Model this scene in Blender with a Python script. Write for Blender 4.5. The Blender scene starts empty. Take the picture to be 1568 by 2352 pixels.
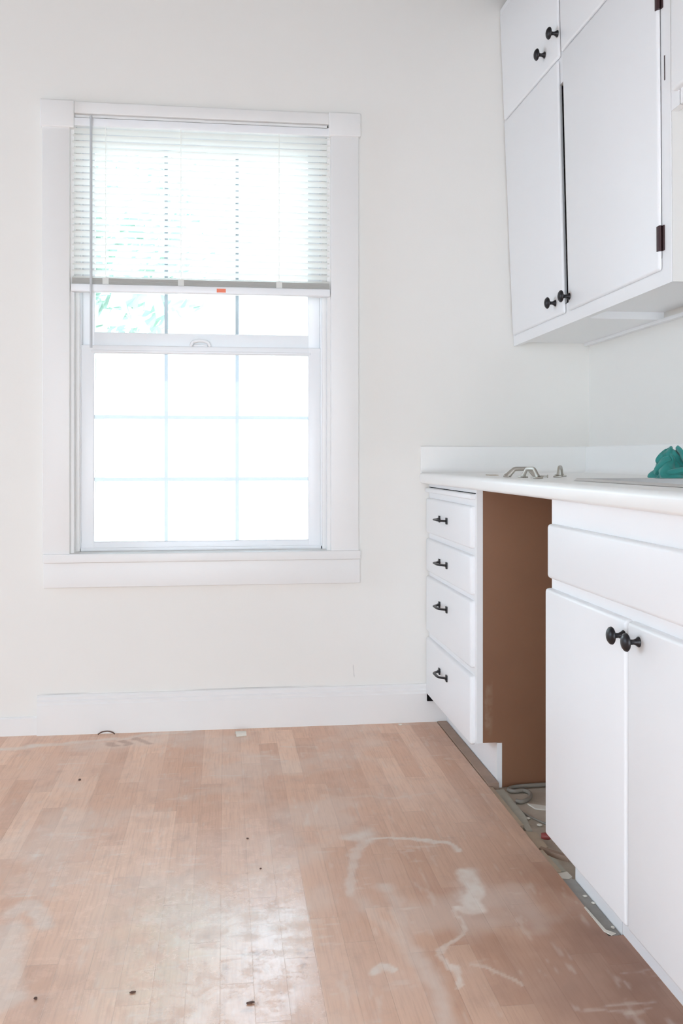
import bpy, bmesh, math, random
import numpy as np
from mathutils import Vector, Matrix
random.seed(7)
rng = np.random.default_rng(11)
S = bpy.context.scene
COL = S.collection

# ------------------------------------------------------------------ camera
D = 3.477                       # back wall plane (y)
cam = bpy.data.cameras.new('camera')
cam.sensor_fit = 'HORIZONTAL'
cam.sensor_width = 36.0
cam.lens = 36.0 * 2136.5 / 1568.0
cam.shift_y = -(1176.0 - 1052.5) / 1568.0
cam.clip_start = 0.02
co = bpy.data.objects.new('camera', cam)
COL.objects.link(co)
co.location = (0, 0, 1.0)
co.rotation_euler = (math.pi / 2, 0, -0.1246)
S.camera = co

# ------------------------------------------------------------------ colour management
S.view_settings.view_transform = 'Standard'
S.view_settings.look = 'None'
S.view_settings.gamma = 1.0
S.view_settings.use_curve_mapping = False
S.view_settings.exposure = 0.11
S.cycles.max_bounces = 14
S.cycles.diffuse_bounces = 8
S.cycles.transparent_max_bounces = 24
S.cycles.sample_clamp_indirect = 6.0

# ------------------------------------------------------------------ sky
W = bpy.data.worlds.new('sky')
S.world = W
W.use_nodes = True
bg = W.node_tree.nodes['Background']
bg.inputs['Color'].default_value = (0.70, 0.84, 1.0, 1)
bg.inputs['Strength'].default_value = 6.0


def area(name, loc, rot, sx, sy, power, color):
    l = bpy.data.lights.new(name, 'AREA')
    l.shape = 'RECTANGLE'
    l.size, l.size_y, l.energy, l.color = sx, sy, power, color
    o = bpy.data.objects.new(name, l)
    COL.objects.link(o)
    o.location, o.rotation_euler = loc, rot
    return o


RX = math.radians
# daylight in the three openings of the room: the photographed window, the window
# in the wall on the left and the wide opening behind the camera
l = area('left_window_daylight', (-4.12, 2.65, 1.35), (0, RX(-78), 0), 1.2, 1.3, 20, (0.62, 0.80, 1.0))
l.data.spread = RX(135)
l = area('rear_opening_daylight', (-0.45, -1.85, 0.95), (RX(72), 0, 0), 2.6, 1.6, 17, (1.0, 0.97, 0.92))
l.data.spread = RX(135)
sun = bpy.data.lights.new('sun', 'SUN')                # high sun behind the house, on the yard only
sun.energy, sun.angle, sun.color = 9.0, RX(1.0), (1.0, .97, .92)
so = bpy.data.objects.new('sun', sun)
COL.objects.link(so)
so.rotation_euler = (RX(24), 0, RX(-8))

# ------------------------------------------------------------------ materials


class NT:
    def __init__(s, name):
        s.m = bpy.data.materials.new(name)
        s.m.use_nodes = True
        s.t = s.m.node_tree
        s.n, s.l = s.t.nodes, s.t.links
        s.b = s.n['Principled BSDF']

    def node(s, typ, **kw):
        x = s.n.new(typ)
        for k, v in kw.items():
            setattr(x, k, v)
        return x

    def put(s, sock, v):
        if hasattr(v, 'links'):
            s.l.new(v, sock)
        else:
            sock.default_value = v

    def math(s, op, a, b=0.0, c=None, clamp=False):
        x = s.node('ShaderNodeMath', operation=op, use_clamp=clamp)
        s.put(x.inputs[0], a)
        s.put(x.inputs[1], b)
        if c is not None:
            s.put(x.inputs[2], c)
        return x.outputs[0]

    def mix(s, f, a, b, typ='MIX'):
        x = s.node('ShaderNodeMix', data_type='RGBA', blend_type=typ)
        s.put(x.inputs[0], f)
        for k, v in ((6, a), (7, b)):
            s.put(x.inputs[k], (*v, 1) if isinstance(v, tuple) and len(v) == 3 else v)
        return x.outputs[2]

    def noise(s, vec, scale, detail=4, rough=.55, dim='3D'):
        x = s.node('ShaderNodeTexNoise', noise_dimensions=dim)
        if vec is not None:
            s.l.new(vec, x.inputs['Vector'])
        x.inputs['Scale'].default_value = scale
        x.inputs['Detail'].default_value = detail
        x.inputs['Roughness'].default_value = rough
        return x.outputs['Fac']

    def ramp(s, f, p0, p1):
        x = s.node('ShaderNodeMapRange', interpolation_type='SMOOTHSTEP')
        s.put(x.inputs[0], f)
        x.inputs[1].default_value, x.inputs[2].default_value = p0, p1
        return x.outputs[0]

    def bump(s, h, strength, dist=.001):
        x = s.node('ShaderNodeBump')
        x.inputs['Strength'].default_value = strength
        x.inputs['Distance'].default_value = dist
        s.l.new(h, x.inputs['Height'])
        s.l.new(x.outputs[0], s.b.inputs['Normal'])

    def coord(s):
        return s.node('ShaderNodeTexCoord').outputs['Object']


def mat(name, col, rough=.5, metal=0.0, var=0.03, vscale=6.0, bump=0.0, bscale=60, spec=.5):
    t = NT(name)
    c = t.coord()
    n = t.noise(c, vscale)
    lo = tuple(max(0, x * (1 - var)) for x in col)
    hi = tuple(min(1, x * (1 + var)) for x in col)
    t.l.new(t.mix(n, lo, hi), t.b.inputs['Base Color'])
    t.b.inputs['Roughness'].default_value = rough
    t.b.inputs['Metallic'].default_value = metal
    t.b.inputs['Specular IOR Level'].default_value = spec
    if bump:
        t.bump(t.noise(c, bscale, 3), bump)
    return t.m


M = {}


def wall_material():
    t = NT('wall_paint')
    c = t.coord()
    col = t.mix(t.noise(c, 3), (.795, .776, .735), (.818, .799, .757))
    sp = t.node('ShaderNodeSeparateXYZ')
    t.l.new(c, sp.inputs[0])
    n = t.noise(c, 5, 4)
    zz = t.math('ADD', sp.outputs[2], t.math('MULTIPLY', t.math('SUBTRACT', n, .5), .004))
    ln = t.math('SUBTRACT', 1.0, t.ramp(t.math('ABSOLUTE', t.math('SUBTRACT', zz, .1455)), .0008, .0026))
    ln = t.math('MULTIPLY', ln, t.ramp(t.noise(c, 2.2, 2), .44, .60))
    ln = t.math('MULTIPLY', ln, t.ramp(sp.outputs[0], -.68, -.60))
    # short cracks in the plaster above the baseboard, and nail holes
    xx = t.math('ADD', sp.outputs[0], t.math('MULTIPLY', t.math('SUBTRACT', n, .5), .05))
    v1 = t.math('SUBTRACT', 1.0, t.ramp(t.math('ABSOLUTE', t.math('SUBTRACT', xx, .487)), .0006, .0022))
    v1 = t.math('MULTIPLY', v1, t.math('MULTIPLY', t.ramp(sp.outputs[2], .170, .180), t.math('SUBTRACT', 1.0, t.ramp(sp.outputs[2], .215, .225))))
    ln = t.math('MAXIMUM', ln, t.math('MULTIPLY', v1, .5))
    col = t.mix(t.math('MULTIPLY', ln, .72), col, (.30, .285, .275))
    t.l.new(col, t.b.inputs['Base Color'])
    t.b.inputs['Roughness'].default_value = .75
    t.bump(t.noise(c, 45, 3), .25)
    return t.m


M['wall'] = wall_material()
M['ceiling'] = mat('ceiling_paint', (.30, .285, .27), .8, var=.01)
M['trim'] = mat('trim_paint', (.80, .788, .768), .42, var=.012, vscale=8, bump=.12, bscale=30)
M['vinyl'] = mat('window_vinyl', (.86, .87, .88), .35, var=.008)
M['muntin'] = mat('muntin_grey', (.56, .61, .66), .4, var=.01)
M['cab'] = mat('cabinet_paint', (.86, .862, .866), .38, var=.008, vscale=5, bump=.06, bscale=40)
M['laminate'] = mat('counter_laminate', (.87, .865, .84), .3, var=.008, vscale=30)
M['black'] = mat('oil_rubbed_bronze', (.018, .016, .018), .38, metal=.35, var=.2, vscale=40)
M['hinge'] = mat('dark_copper_hinge', (.06, .03, .032), .45, metal=.5, var=.2, vscale=60)
M['nickel'] = mat('brushed_nickel', (.46, .43, .38), .36, metal=.75, var=.08, vscale=80)
M['steel'] = mat('stainless_steel', (.52, .51, .50), .28, metal=.9, var=.05, vscale=50)
M['slat'] = mat('blind_slat', (.86, .86, .84), .5, var=.01)
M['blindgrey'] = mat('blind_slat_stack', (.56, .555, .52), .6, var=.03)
M['wand'] = mat('blind_wand', (.52, .53, .54), .3, var=.02)
M['orange'] = mat('orange_sticker', (.86, .22, .12), .5, var=.04)
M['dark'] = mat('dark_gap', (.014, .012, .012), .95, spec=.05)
M['hose'] = mat('grey_hose', (.25, .225, .19), .5, var=.12, vscale=40)
M['board'] = mat('weathered_board', (.34, .235, .175), .6, var=.25, vscale=14, bump=.3)
M['chip'] = mat('plaster_chip', (.72, .68, .60), .8, var=.1, vscale=60)
M['chipgrey'] = mat('grey_mortar', (.30, .285, .26), .85, var=.2, vscale=40, bump=.5)
M['underlay'] = mat('underlay', (.46, .44, .37), .85, var=.15, vscale=30, bump=.4)
M['endpanel'] = mat('cabinet_end_shade', (.70, .695, .67), .5, var=.01)  # cabinet paint greyed: shade on the end panel put into the colour
M['lath'] = mat('pale_wood_offcut', (.52, .42, .31), .7, var=.15, vscale=40)
M['red'] = mat('red_plastic', (.24, .045, .04), .45, var=.15, vscale=40)
M['crumb'] = mat('brown_crumb', (.10, .05, .035), .7, var=.2, vscale=60)
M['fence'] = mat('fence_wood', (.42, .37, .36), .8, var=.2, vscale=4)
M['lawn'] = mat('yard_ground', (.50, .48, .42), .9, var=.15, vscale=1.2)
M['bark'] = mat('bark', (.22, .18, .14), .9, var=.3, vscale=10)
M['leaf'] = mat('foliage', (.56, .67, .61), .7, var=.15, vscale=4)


def slat_material():
    t = NT('blind_slat_translucent')
    t.b.inputs['Base Color'].default_value = (.97, .97, .945, 1)
    t.b.inputs['Roughness'].default_value = .5
    tr = t.node('ShaderNodeBsdfTranslucent')
    tr.inputs['Color'].default_value = (.96, .96, .92, 1)
    mx = t.node('ShaderNodeMixShader')
    mx.inputs[0].default_value = .42
    t.l.new(t.b.outputs[0], mx.inputs[1])
    t.l.new(tr.outputs[0], mx.inputs[2])
    t.l.new(mx.outputs[0], t.n['Material Output'].inputs['Surface'])
    return t.m


M['slat'] = slat_material()


def glass_material():
    t = NT('window_glass')
    t.n.remove(t.b)
    tr = t.node('ShaderNodeBsdfTransparent')
    tr.inputs['Color'].default_value = (.97, .985, .98, 1)
    gl = t.node('ShaderNodeBsdfGlossy')
    gl.inputs['Roughness'].default_value = .02
    fr = t.node('ShaderNodeFresnel')
    fr.inputs['IOR'].default_value = 1.45
    mx = t.node('ShaderNodeMixShader')
    t.l.new(fr.outputs[0], mx.inputs[0])
    t.l.new(tr.outputs[0], mx.inputs[1])
    t.l.new(gl.outputs[0], mx.inputs[2])
    t.l.new(mx.outputs[0], t.n['Material Output'].inputs['Surface'])
    return t.m


M['glass'] = glass_material()


def brown_material():
    t = NT('brown_hardboard')
    c = t.coord()
    n = t.noise(c, 3.0, 5)
    col = t.mix(n, (.215, .098, .054), (.29, .145, .078))
    sp = t.node('ShaderNodeSeparateXYZ')
    t.l.new(c, sp.inputs[0])
    # scuffed vertical smear of dust near the front edge, low down
    nn = t.noise(c, 14, 5)
    xw = t.math('ADD', sp.outputs[0], t.math('MULTIPLY', t.math('SUBTRACT', nn, .5), .03))
    band = t.math('MULTIPLY', t.ramp(xw, .795, .806), t.math('SUBTRACT', 1.0, t.ramp(xw, .812, .828)))
    zz = t.math('MULTIPLY', t.ramp(sp.outputs[2], .12, .18), t.math('SUBTRACT', 1.0, t.ramp(sp.outputs[2], .28, .33)))
    sm = t.math('MULTIPLY', t.math('MULTIPLY', band, zz), t.ramp(nn, .38, .62))
    col = t.mix(t.math('MULTIPLY', sm, .55), col, (.42, .31, .22))
    # faint sanding swirl at the top
    sw = t.math('MULTIPLY', t.ramp(sp.outputs[2], .78, .84), t.ramp(t.noise(c, 9, 6, .7), .56, .72))
    col = t.mix(t.math('MULTIPLY', sw, .25), col, (.40, .25, .20))
    t.l.new(col, t.b.inputs['Base Color'])
    t.b.inputs['Roughness'].default_value = .42
    return t.m


M['brown'] = brown_material()


def floor_material():
    t = NT('oak_strip_floor')
    c = t.coord()
    sp = t.node('ShaderNodeSeparateXYZ')
    t.l.new(c, sp.inputs[0])
    x, y = sp.outputs[0], sp.outputs[1]
    w = .0635
    fx = t.math('DIVIDE', t.math('SUBTRACT', x, .1815), w)
    row = t.math('FLOOR', fx)
    wn = t.node('ShaderNodeTexWhiteNoise', noise_dimensions='1D')
    t.l.new(row, wn.inputs['W'])
    off = t.math('MULTIPLY', wn.outputs['Value'], 3.0)
    fy = t.math('DIVIDE', t.math('ADD', y, off), .47)
    cell = t.math('FLOOR', fy)
    cv = t.node('ShaderNodeCombineXYZ')
    t.l.new(row, cv.inputs[0])
    t.l.new(cell, cv.inputs[1])
    w2 = t.node('ShaderNodeTexWhiteNoise', noise_dimensions='2D')
    t.l.new(cv.outputs[0], w2.inputs['Vector'])
    tone = w2.outputs['Value']
    # seams
    ax = t.math('ABSOLUTE', t.math('SUBTRACT', t.math('FRACT', fx), .5))
    ay = t.math('ABSOLUTE', t.math('SUBTRACT', t.math('FRACT', fy), .5))
    seam = t.math('MAXIMUM', t.ramp(ax, .484, .497), t.ramp(ay, .4965, .4995))
    # grain
    mp = t.node('ShaderNodeMapping')
    mp.inputs['Scale'].default_value = (1, .05, 1)
    ad = t.node('ShaderNodeVectorMath', operation='ADD')
    t.l.new(c, ad.inputs[0])
    sc = t.node('ShaderNodeVectorMath', operation='SCALE')
    t.l.new(w2.outputs['Color'], sc.inputs[0])
    sc.inputs['Scale'].default_value = 7.0
    t.l.new(sc.outputs[0], ad.inputs[1])
    t.l.new(ad.outputs[0], mp.inputs['Vector'])
    g = t.noise(mp.outputs[0], 170, 5, .65)
    blotch = t.noise(c, 3.2, 5, .6)
    dirt = t.noise(c, 11, 6, .7)
    col = t.mix(tone, (.68, .40, .265), (.85, .57, .41))
    col = t.mix(t.math('MULTIPLY', t.ramp(g, .42, .68), .30), col, (.46, .255, .175))
    col = t.mix(t.math('MULTIPLY', t.ramp(blotch, .35, .70), .45), col, (.74, .53, .42))
    col = t.mix(t.math('MULTIPLY', t.ramp(dirt, .50, .75), .30), col, (.44, .29, .23))
    col = t.mix(t.math('MULTIPLY', seam, .16), col, (.16, .09, .065))
    # old adhesive, dust film and scuffs (masks stored on the floor mesh)
    st = t.node('ShaderNodeAttribute', attribute_name='residue').outputs['Fac']
    wr = t.node('ShaderNodeAttribute', attribute_name='finish').outputs['Fac']
    dk = t.node('ShaderNodeAttribute', attribute_name='grime_shade').outputs['Fac']
    col = t.mix(t.math('MULTIPLY', dk, .78), col, (.235, .112, .075))  # darkens for dirt and for shade painted near the cabinets
    col = t.mix(t.math('MULTIPLY', st, .85), col, (.78, .70, .62))
    t.l.new(col, t.b.inputs['Base Color'])
    # worn finish: part of the floor still carries a shiny coat
    scr = t.ramp(t.noise(c, 16, 7, .75), .40, .66)
    r0 = t.math('ADD', .42, t.math('MULTIPLY', g, .14))
    r1 = t.math('ADD', .17, t.math('MULTIPLY', scr, .20))
    r = t.node('ShaderNodeMix', data_type='FLOAT')
    t.l.new(wr, r.inputs[0])
    t.l.new(r0, r.inputs[2])
    t.l.new(r1, r.inputs[3])
    rr = t.math('ADD', r.outputs[0], t.math('MULTIPLY', st, .18))
    t.l.new(rr, t.b.inputs['Roughness'])
    t.b.inputs['Coat Weight'].default_value = 0
    t.l.new(t.math('MULTIPLY', wr, .6), t.b.inputs['Coat Weight'])
    t.l.new(r1, t.b.inputs['Coat Roughness'])
    h = t.math('SUBTRACT', t.math('MULTIPLY', g, .25), t.math('MULTIPLY', seam, .5))
    h = t.math('ADD', h, t.math('MULTIPLY', st, .8))
    t.bump(h, .35, .0012)
    return t.m


M['floor'] = floor_material()


def subfloor_material():
    t = NT('dusty_subfloor')
    c = t.coord()
    n = t.noise(c, 9, 6, .65)
    n2 = t.noise(c, 60, 3)
    col = t.mix(n, (.42, .35, .28), (.64, .56, .46))
    col = t.mix(t.math('MULTIPLY', n2, .3), col, (.20, .165, .13))
    t.l.new(col, t.b.inputs['Base Color'])
    t.b.inputs['Roughness'].default_value = .85
    t.bump(n2, .4, .002)
    return t.m


M['subfloor'] = subfloor_material()


def cloth_material():
    t = NT('teal_microfibre')
    c = t.coord()
    n = t.noise(c, 30, 4)
    t.l.new(t.mix(n, (.012, .19, .17), (.03, .29, .255)), t.b.inputs['Base Color'])
    t.b.inputs['Roughness'].default_value = .8
    t.b.inputs['Sheen Weight'].default_value = .35
    t.bump(t.noise(c, 900, 2), .5, .0008)
    return t.m


M['cloth'] = cloth_material()

# ------------------------------------------------------------------ geometry helpers


def box(bm, x0, x1, y0, y1, z0, z1, bev=0.0, seg=3):
    vs = [bm.verts.new((x, y, z)) for x in (x0, x1) for y in (y0, y1) for z in (z0, z1)]
    q = [(0, 1, 3, 2), (4, 6, 7, 5), (0, 4, 5, 1), (2, 3, 7, 6), (0, 2, 6, 4), (1, 5, 7, 3)]
    fs = [bm.faces.new([vs[i] for i in f]) for f in q]
    if bev:
        es = list({e for f in fs for e in f.edges})
        bmesh.ops.bevel(bm, geom=es, offset=bev, segments=seg, profile=.5, affect='EDGES')


def slab(bm, x0, x1, y0, y1, z0, z1, bev, seg=4, corner=.004):
    """door / drawer front facing -x: rounded front edge, square back"""
    box(bm, x0, x1, y0, y1, z0, z1)
    bm.verts.ensure_lookup_table()
    vs = bm.verts[-8:]
    es = {e for v in vs for e in v.link_edges}
    front = [e for e in es if all(abs(v.co.x - x0) < 1e-6 for v in e.verts)]
    side = [e for e in es if abs(e.verts[0].co.x - e.verts[1].co.x) > 1e-5]
    bmesh.ops.bevel(bm, geom=front + side, offset=bev, segments=seg, profile=.5, affect='EDGES')


def prism(bm, pts, axis, a, b):
    """extrude a 2-D outline along an axis ('x','y','z')"""
    def P(p, t):
        return {'x': (t, p[0], p[1]), 'y': (p[0], t, p[1]), 'z': (p[0], p[1], t)}[axis]
    r0 = [bm.verts.new(P(p, a)) for p in pts]
    r1 = [bm.verts.new(P(p, b)) for p in pts]
    n = len(pts)
    for i in range(n):
        bm.faces.new((r0[i], r0[(i + 1) % n], r1[(i + 1) % n], r1[i]))
    bm.faces.new(r0[::-1])
    bm.faces.new(r1)


def lathe(bm, prof, origin, axis, seg=28):
    """prof: (distance along axis, radius)"""
    ax = Vector(axis).normalized()
    u = ax.orthogonal().normalized()
    v = ax.cross(u)
    o = Vector(origin)
    rings = []
    for d, r in prof:
        if r < 1e-6:
            rings.append([bm.verts.new(o + ax * d)])
        else:
            rings.append([bm.verts.new(o + ax * d + (u * math.cos(a) + v * math.sin(a)) * r)
                          for a in (2 * math.pi * k / seg for k in range(seg))])
    for A, B in zip(rings, rings[1:]):
        for k in range(seg):
            k2 = (k + 1) % seg
            if len(A) == 1 and len(B) > 1:
                bm.faces.new((A[0], B[k], B[k2]))
            elif len(B) == 1 and len(A) > 1:
                bm.faces.new((A[k2], A[k], B[0]))
            elif len(A) > 1:
                bm.faces.new((A[k], B[k], B[k2], A[k2]))


def catmull(pts, n=8):
    P = [Vector(p) for p in pts]
    P = [P[0] * 2 - P[1]] + P + [P[-1] * 2 - P[-2]]
    out = []
    for i in range(1, len(P) - 2):
        a, b, c, d = P[i - 1:i + 3]
        for k in range(n):
            t = k / n
            out.append(.5 * (2 * b + (c - a) * t + (2 * a - 5 * b + 4 * c - d) * t * t + (3 * b - a - 3 * c + d) * t ** 3))
    out.append(P[-2])
    return out


def tube(bm, pts, rad, seg=12, smooth=8, sx=None, up=(0, 0, 1)):
    """tube along a path; rad may be a function t -> (half width, half height)"""
    path = catmull(pts, smooth) if smooth else [Vector(p) for p in pts]
    rings = []
    N = len(path)
    for i, p in enumerate(path):
        tg = (path[min(i + 1, N - 1)] - path[max(i - 1, 0)]).normalized()
        s = tg.cross(Vector(up))
        if s.length < 1e-4:
            s = tg.orthogonal()
        s.normalize()
        u = s.cross(tg).normalized()
        r = rad(i / (N - 1)) if callable(rad) else (rad, rad)
        rings.append([bm.verts.new(p + s * math.cos(a) * r[0] + u * math.sin(a) * r[1])
                      for a in (2 * math.pi * k / seg for k in range(seg))])
    for A, B in zip(rings, rings[1:]):
        for k in range(seg):
            bm.faces.new((A[k], A[(k + 1) % seg], B[(k + 1) % seg], B[k]))
    bm.faces.new(rings[0][::-1])
    bm.faces.new(rings[-1])


def obj(name, bm, m, parent=None, smooth=False, warp=None, label=None):
    if warp:
        for v in bm.verts:
            v.co = warp(v.co)
    bmesh.ops.recalc_face_normals(bm, faces=bm.faces)
    me = bpy.data.meshes.new(name)
    bm.to_mesh(me)
    bm.free()
    if smooth:
        me.polygons.foreach_set('use_smooth', [True] * len(me.polygons))
        me.set_sharp_from_angle(angle=math.radians(38))
    me.materials.append(M[m])
    o = bpy.data.objects.new(name, me)
    COL.objects.link(o)
    if parent is not None:
        o.parent = parent
        o.matrix_parent_inverse = Matrix.Translation(parent.location).inverted()
    if label:
        o['label'] = label
    return o


def obox(name, dims, m, parent=None, bev=0.0, seg=3, warp=None, label=None):
    bm = bmesh.new()
    box(bm, *dims, bev, seg)
    return obj(name, bm, m, parent, smooth=bev > 0, warp=warp, label=label)


def tag(o, label, cat, group=None):
    o['label'], o['category'] = label, cat
    if group:
        o['group'] = group
    return o


def thing(name, label, cat, loc, group=None):
    o = bpy.data.objects.new(name, None)
    COL.objects.link(o)
    o.location = loc
    o.empty_display_size = .1
    return tag(o, label, cat, group)


def struct(o):
    o['kind'] = 'structure'
    return o


# ------------------------------------------------------------------ the room
XL, XR, YF, ZC = -4.0, 1.407, -1.7, 2.78
OX0, OX1, OZ0, OZ1 = -.556, .393, .640, 2.252      # window opening

bm = bmesh.new()
box(bm, XL - .1, OX0, D, D + .13, -.06, ZC)
box(bm, OX1, XR + .1, D, D + .13, -.06, ZC)
box(bm, OX0, OX1, D, D + .13, -.06, OZ0)
box(bm, OX0, OX1, D, D + .13, OZ1, ZC)
struct(obj('wall_back', bm, 'wall'))
struct(obox('wall_right', (XR, XR + .1, YF, D, -.06, ZC), 'wall'))
bm = bmesh.new()                                     # left wall with its own window opening
box(bm, XL - .1, XL, YF, 2.0, -.06, ZC)
box(bm, XL - .1, XL, 3.3, D, -.06, ZC)
box(bm, XL - .1, XL, 2.0, 3.3, -.06, .75)
box(bm, XL - .1, XL, 2.0, 3.3, 1.95, ZC)
struct(obj('wall_left', bm, 'wall'))
bm = bmesh.new()                                     # rear wall with a wide opening
box(bm, XL - .1, -1.75, YF - .1, YF, -.06, ZC)
box(bm, .85, XR + .1, YF - .1, YF, -.06, ZC)
box(bm, -1.75, .85, YF - .1, YF, 2.0, ZC)
struct(obj('wall_front', bm, 'wall'))
struct(obox('ceiling', (XL - .1, XR + .1, YF - .1, D + .13, ZC, ZC + .08), 'ceiling'))


# ---- floor: dense where it is seen so that the stain masks have detail
def value_noise(x, y, f, seed):
    r = np.random.default_rng(seed)
    T = r.random((64, 64))
    u, v = x * f, y * f
    i, j = np.floor(u).astype(int), np.floor(v).astype(int)
    a, b = u - i, v - j
    a, b = a * a * (3 - 2 * a), b * b * (3 - 2 * b)
    g = lambda p, q: T[p % 64, q % 64]
    return (g(i, j) * (1 - a) * (1 - b) + g(i + 1, j) * a * (1 - b) + g(i, j + 1) * (1 - a) * b + g(i + 1, j + 1) * a * b)


def fbm(x, y, f, seed, n=4):
    s, a, t = 0, .5, 0
    for k in range(n):
        s = s + a * value_noise(x, y, f * 2 ** k, seed + k)
        t += a
        a *= .55
    return s / t


def poly_dist(x, y, pts):
    d = np.full(x.shape, 9.0)
    for (x0, y0), (x1, y1) in zip(pts, pts[1:]):
        dx, dy = x1 - x0, y1 - y0
        t = np.clip(((x - x0) * dx + (y - y0) * dy) / (dx * dx + dy * dy), 0, 1)
        d = np.minimum(d, np.hypot(x - x0 - t * dx, y - y0 - t * dy))
    return d


def sm(a, b, v):
    t = np.clip((v - a) / (b - a), 0, 1)
    return t * t * (3 - 2 * t)


EDGE = .796                                           # where the strip floor stops at the dishwasher bay
GX0, GX1, GY0, GY1, ST = -1.0, EDGE, 1.30, D, .0055
BAY0, BAY1 = 1.862, 3.477
GX2 = .8288                                           # toe kick plane
gx = np.concatenate([np.linspace(GX0, EDGE, 327), np.linspace(EDGE, GX2, 7)[1:]])
gy = np.concatenate([np.linspace(GY0, BAY0, 103), np.linspace(BAY0, D, 294)[1:]])
nx, ny = len(gx), len(gy)
XX, YY = np.meshgrid(gx, gy, indexing='ij')
wx = XX + (fbm(XX, YY, 14, 3) - .5) * .05
wy = YY + (fbm(XX, YY, 14, 30) - .5) * .07
RES = np.zeros_like(XX)


def streak(pts, width, amt, soft=.4):
    global RES
    d = poly_dist(wx, wy, pts)
    n = .75 + .9 * (fbm(XX, YY, 38, 77) - .35)
    RES = np.maximum(RES, amt * (1 - sm(width * (1 - soft), width * (1 + soft), d)) * np.clip(n, .25, 1.1))


streak([(.364, 2.436), (.438, 2.422), (.504, 2.405), (.564, 2.361), (.587, 2.312)], .009, .75)
streak([(.340, 2.440), (.372, 2.432), (.380, 2.450)], .026, .65, .8)
streak([(.362, 2.422), (.319, 2.333), (.302, 2.235), (.297, 2.121)], .012, .5)
streak([(.300, 2.14), (.315, 2.02), (.36, 1.93)], .016, .3, .9)
streak([(.585, 2.199), (.584, 2.118), (.554, 2.047), (.568, 2.004), (.532, 1.999)], .022, .8, .45)
streak([(.51, 1.992), (.489, 1.901), (.448, 1.837), (.435, 1.822), (.441, 1.773), (.438, 1.728)], .006, .6)
streak([(.375, 2.133), (.382, 2.008), (.378, 1.915), (.384, 1.828), (.391, 1.705), (.385, 1.609)], .020, .42, .8)
streak([(.287, 1.801), (.303, 1.822), (.323, 1.788)], .008, .65)
streak([(-.461, 2.113), (-.433, 2.16), (-.403, 2.126), (-.385, 2.056)], .024, .55, .5)
streak([(-.47, 2.04), (-.45, 1.95), (-.43, 1.86), (-.42, 1.78)], .045, .5, .35)
streak([(-.768, 3.322), (-.524, 3.350), (-.289, 3.403), (-.136, 3.438)], .018, .7, .8)
streak([(-.5, 3.30), (-.38, 3.31), (-.25, 3.34), (-.12, 3.38)], .05, .42, .8)
streak([(.30, 2.75), (.45, 2.70), (.62, 2.72)], .008, .25)
streak([(.47, 1.78), (.52, 1.74), (.55, 1.70)], .006, .45)
# broad dusty film and short sanding scuffs
film = sm(.56, .74, fbm(XX, YY, 4.5, 5)) * .28
sc1 = fbm(XX * 1.0, YY * .22, 70, 15, 3)
sc2 = fbm(XX * .25, YY * 1.0, 60, 19, 3)
scuff = sm(.66, .80, sc2) * .30 * sm(.42, .62, fbm(XX, YY, 6, 21)) + sm(.68, .82, sc1) * .22
RES = np.clip(np.maximum(RES * 1.25, film * 1.2 + scuff * 1.3), 0, 1)
# dark finger wipes in the dust by the baseboard, dirt and painted-in shade towards the cabinets
GR_SHADE = np.zeros_like(XX)
for a, b in (((-.36, 3.36), (-.325, 3.31)), ((-.315, 3.38), (-.262, 3.31)), ((-.40, 3.33), (-.385, 3.30)), ((-.335, 3.33), (-.345, 3.30))):
    GR_SHADE = np.maximum(GR_SHADE, .55 * (1 - sm(.008, .02, poly_dist(wx, wy, [a, b]))))
RES *= 1 - GR_SHADE
GR_SHADE = np.maximum(GR_SHADE, (.42 * sm(.10, .60, XX) * (1 - sm(2.1, 2.75, YY)) + .55 * sm(.36, .80, XX) * (1 - sm(1.7, 2.4, YY))) * (.7 + .6 * fbm(XX, YY, 8, 41)))  # shade at the near right put into the floor colour
GR_SHADE = np.maximum(GR_SHADE, .35 * sm(.60, .80, XX) * (.6 + .6 * fbm(XX, YY, 9, 43)))
GR_SHADE = np.maximum(GR_SHADE, .16 * sm(.52, .80, fbm(XX, YY * .4, 18, 51)))
GR_SHADE = np.maximum(GR_SHADE, .65 * sm(.66, .80, fbm(XX, YY, 26, 61)) * sm(-.1, .02, XX) * (1 - sm(.17, .19, XX)) * (1 - sm(2.0, 2.2, YY)))
# glossy remains of the finish, ending on a strip seam at x = .1815
fx = XX + (fbm(XX, YY, 10, 9) - .5) * .12
fy = YY + (fbm(XX, YY, 7, 12) - .5) * .30
FIN = sm(-.36, -.08, fx) * (XX < .1815) * (1 - sm(2.12, 2.42, fy))
FIN = np.maximum(FIN, .6 * (XX < .1815) * (1 - sm(2.2, 3.0, fy)))

V, F, A = [], [], []
idx = np.arange(nx * ny).reshape(nx, ny)
verts = np.stack([XX, YY, np.zeros_like(XX)], -1).reshape(-1, 3)
V = verts.tolist()
F = np.stack([idx[:-1, :-1], idx[1:, :-1], idx[1:, 1:], idx[:-1, 1:]], -1)
keep = ~((gx[:-1, None] > EDGE - 1e-6) & (gy[None, :-1] > BAY0 - 1e-6))
F = F[keep].tolist()


def quad(*ps):
    n = len(V)
    V.extend([list(p) for p in ps])
    F.append([n, n + 1, n + 2, n + 3])


def rect(x0, x1, y0, y1):
    quad((x0, y0, 0), (x1, y0, 0), (x1, y1, 0), (x0, y1, 0))


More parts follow.
